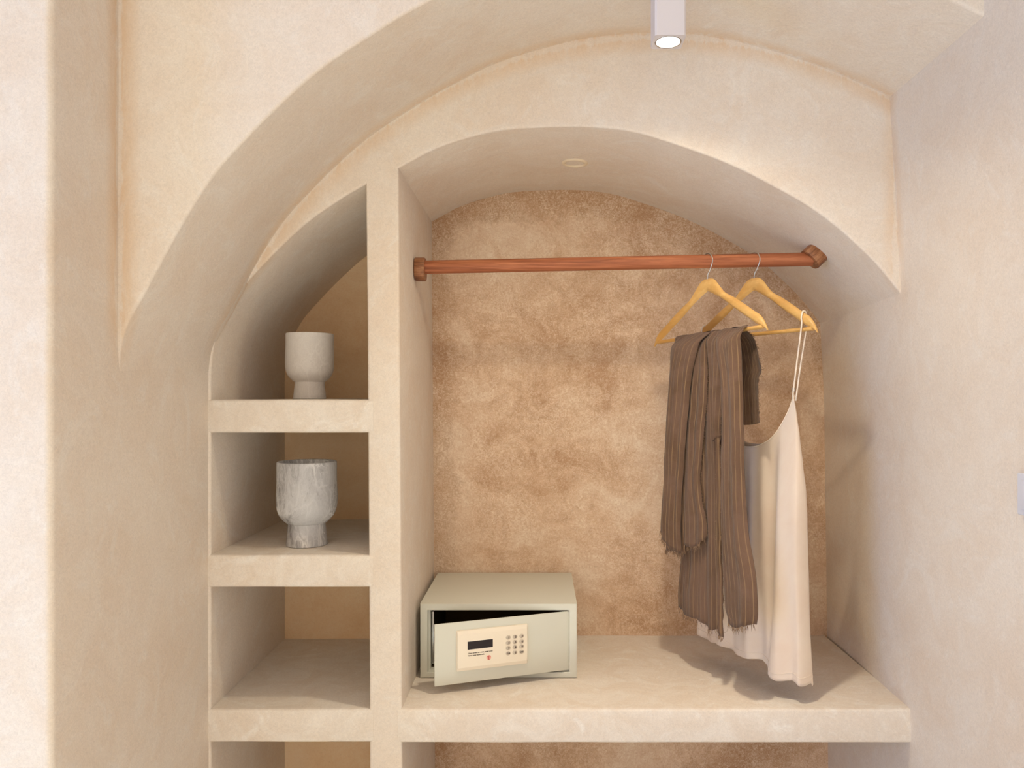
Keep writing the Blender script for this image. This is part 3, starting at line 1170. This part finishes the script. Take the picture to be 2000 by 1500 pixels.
# ------------------------------------------------------------------ slip top on the right hanger
top = thing('slip_top', 'ivory sleeveless slip top with thin straps hanging from the right hanger', 'clothing', (B.x, B.y, EYE))
DN = .012      # how far the garment hangs in front of the hanger plane
WT = [(-.72, .202), (-.55, .190), (-.414, .1835), (-.30, .1835), (-.236, .1815), (-.17, .174), (-.10, .164), (-.05, .156), (0, .1475)]
HT = [(-.72, .040), (-.5, .033), (-.3, .024), (-.15, .016), (-.05, .008), (0, .0025)]
NTH = 160
NR = 90


def wv(tab, z):
    pts = sorted(tab)
    if z <= pts[0][0]:
        return pts[0][1]
    for (a, va), (b, vb) in zip(pts, pts[1:]):
        if z <= b:
            t = (z - a) / (b - a)
            return va + (vb - va) * (t * .6 + .4 * t * t * (3 - 2 * t))
    return pts[-1][1]


def dress_pt(th, v, inset=0.0):
    cs, sn = math.cos(th), math.sin(th)
    sgn = math.copysign(1, sn)
    sfrac = math.copysign(abs(cs) ** .9, cs)
    a = min(1.0, abs(sfrac) / .985)
    ztop = -.133 + .133 * a ** 2.3
    if sn < 0:
        ztop += .006
    s_est = sfrac * .19
    zh = -.688 - .020 * sstep(.088, .118, s_est) * (1 if sn > -.4 else .5) - .004 * math.sin(9 * th)
    if sn < 0:
        zh -= .009
    z = ztop + (zh - ztop) * v
    w = wv(WT, z) - inset
    h = wv(HT, z) - inset * .5
    d = sstep(-.05, -.35, z) if False else sstep(.05, .35, -z)
    s_ = w * sfrac
    hh = h * (abs(sn) ** .55)
    fold = d * (.010 * math.sin(s_ * 62 + 1.2 * math.sin(z * 5) + (0 if sn > 0 else 2)) + .005 * math.sin(s_ * 120 + z * 6 + 1))
    fold *= abs(sn) ** .4
    bulge = .016 * sstep(.095, .112, s_ + .012 * math.sin(z * 4)) * d if sn > 0 else 0
    nn = sgn * hh + fold * .75 + bulge * sstep(0, .3, abs(sn)) + .0015 * noise.noise(Vector((s_ * 20, z * 10, sgn)))
    nn += .003 * math.sin(z * 7 + s_ * 10) * d
    p = DV * s_ + NV * (nn + DN)
    p.z = z
    return p, s_


bm = bmesh.new()
uvl = bm.loops.layers.uv.new('UVMap')
ring_o = []
for j in range(NR + 1):
    row = []
    for i in range(NTH):
        p, s_ = dress_pt(2 * math.pi * i / NTH, j / NR)
        row.append(bm.verts.new(p))
    ring_o.append(row)
for j in range(NR):
    for i in range(NTH):
        i2 = (i + 1) % NTH
        f = bm.faces.new((ring_o[j][i], ring_o[j][i2], ring_o[j + 1][i2], ring_o[j + 1][i]))
        for lp, uv in zip(f.loops, ((i, j), (i + 1, j), (i + 1, j + 1), (i, j + 1))):
            lp[uvl].uv = (uv[0] * .005, uv[1] * .008)
body = obj('garment_body', bm, DRESS, top, smooth=180)
sd = body.modifiers.new('thickness', 'SOLIDIFY'); sd.thickness = .0014; sd.offset = -1
# stitched hem and neckline binding
bm = bmesh.new()
pts = []
for i in range(NTH + 1):
    p, s_ = dress_pt(2 * math.pi * i / NTH, .972)
    sn = math.sin(2 * math.pi * i / NTH)
    pts.append(p + NV * (.0004 * (1 if sn > 0 else -1)))
add_tube(bm, pts, .0007, 5, cap=False)
obj('hem_stitching', bm, STRAP, top, smooth=180)
bm = bmesh.new()
pts = [dress_pt(2 * math.pi * (i + .5) / NTH, .002)[0] for i in range(NTH + 1)]
add_tube(bm, pts, .0013, 6, cap=False)
obj('neckline_binding', bm, STRAP, top, smooth=180)
# straps: a loop from the garment over the arm of the hanger and down to the back
for sg in (1, -1):
    pt0 = DV * (sg * .1455) + NV * (DN + .003)
    pt1 = DV * (sg * .1495) + NV * (DN - .004)
    apex_s = .176 if sg > 0 else -.189
    # hanger arm at that place: top of the arm about .111 below the neck
    zt = B.z + NECK - (.1105 if sg > 0 else .1185)
    zb_ = zt - .034
    bow = -BOW * (.176 / .22) ** 1.15
    # hanger local y direction
    LY = Vector((-DV.y, DV.x, 0))
    arm = DV * apex_s + LY * bow
    front_n = NV * .0092
    pts = [pt0 + Vector((0, 0, -.004)), pt0 + (arm + front_n - pt0) * .5 + Vector((0, 0, zb_ * .5)), arm + front_n + Vector((0, 0, zb_)),
           arm + NV * .0098 + Vector((0, 0, zt - .014)), arm + NV * .005 + Vector((0, 0, zt + .001)), arm + Vector((0, 0, zt + .0035)), arm - NV * .005 + Vector((0, 0, zt + .001)),
           arm - NV * .0098 + Vector((0, 0, zt - .014)), arm - front_n + Vector((0, 0, zb_)),
           pt1 + (arm - front_n - pt1) * .45 + Vector((0, 0, zb_ * .45)), pt1 + Vector((0, 0, -.010))]
    bm = bmesh.new()
    add_tube(bm, spline([tuple(p) for p in pts], 6), .0021, 8)
    obj('strap', bm, STRAP, top, smooth=180)
    bm = bmesh.new()
    rc = pt0 + (arm + front_n - pt0) * .10 + Vector((0, 0, zb_ * .10))
    add_tube(bm, [rc + DV * (.0042 * math.cos(a)) + Vector((0, 0, .0055 * math.sin(a))) for a in [2 * math.pi * k / 16 for k in range(17)]], .0008, 6, cap=False)
    obj('strap_ring', bm, STEEL, top, smooth=180)

# ------------------------------------------------------------------ box-shaped spotlight hanging from the vault
lamp = thing('ceiling_spotlight', 'white square-tube spotlight, switched on, hanging from the top of the arch', 'lamp', tuple(LAMP), 0.0)
LH = .172
LW = .0625
bm = bmesh.new()
h = LW / 2
n = 48
hr = .0268
sq = []
for k in range(n):
    a = 2 * math.pi * (k + .5) / n
    c, s_ = math.cos(a), math.sin(a)
    m = max(abs(c), abs(s_))
    sq.append((c / m * h, s_ / m * h))
circ = [(hr * math.cos(2 * math.pi * (k + .5) / n), hr * math.sin(2 * math.pi * (k + .5) / n)) for k in range(n)]
add_ring = lambda pts, z: [bm.verts.new((x, y, z)) for x, y in pts]
rr = [add_ring(circ, .022), add_ring(circ, 0.0), add_ring(sq, 0.0), add_ring(sq, LH)]
for a, b in zip(rr, rr[1:]):
    for k in range(n):
        bm.faces.new((a[k], a[(k + 1) % n], b[(k + 1) % n], b[k]))
bm.faces.new(rr[-1])
bm.faces.new(rr[0])
obj('housing', bm, WHITE_MET, lamp, smooth=30)
bm = bmesh.new()
add_lathe(bm, [(.0268, .001), (.0268, -.0008), (.0256, -.0012), (.0241, -.0004), (.0237, .006), (.0226, .010)], 48)
obj('trim_ring', bm, STEEL, lamp, smooth=50)
bm = bmesh.new()
add_lathe(bm, [(.0234, .0035), (.0190, .0022), (.010, .0012), (0, .0008)], 40)
obj('bulb_face', bm, emissive('lit_lamp_glass', (1.0, .93, .80, 1), 14.0), lamp, smooth=60)

# unlit recessed spot in the niche vault
rz = .656
rec = thing('recessed_spotlight', 'small round plastered-in spotlight, unlit, in the vault above the rail', 'lamp', (.097, 2.136, .6553 + EYE), 0.0)
rec.rotation_euler = (0, math.radians(2.2), 0)
bm = bmesh.new()
add_lathe(bm, [(.037, .002), (.0355, -.0022), (.031, -.0036), (.0275, -.0028), (.0262, .0), (.0262, .009)], 40)
obj('rim', bm, PUTTY, rec, smooth=60)
bm = bmesh.new()
add_lathe(bm, [(.0262, .004), (.0255, .009), (.0180, .0105), (0, .0105)], 32)
obj('lamp_face', bm, HOLE, rec, smooth=60)

# light switch at the far right edge of the picture
sw = thing('light_switch', 'white light switch plate on the right wall', 'switch', (right_x(-.18, 1.365) - .0005, 1.366, -.1785 + EYE))
bm = bmesh.new(); add_box(bm, -.009, .002, -.043, .043, -.0385, .0385, .0025, 3)
obj('plate', bm, SWITCH, sw)
bm = bmesh.new(); add_box(bm, -.0125, -.0085, -.030, .030, -.026, .026, .0012, 2)
obj('rocker', bm, SWITCH, sw)

bpy.context.view_layer.update()
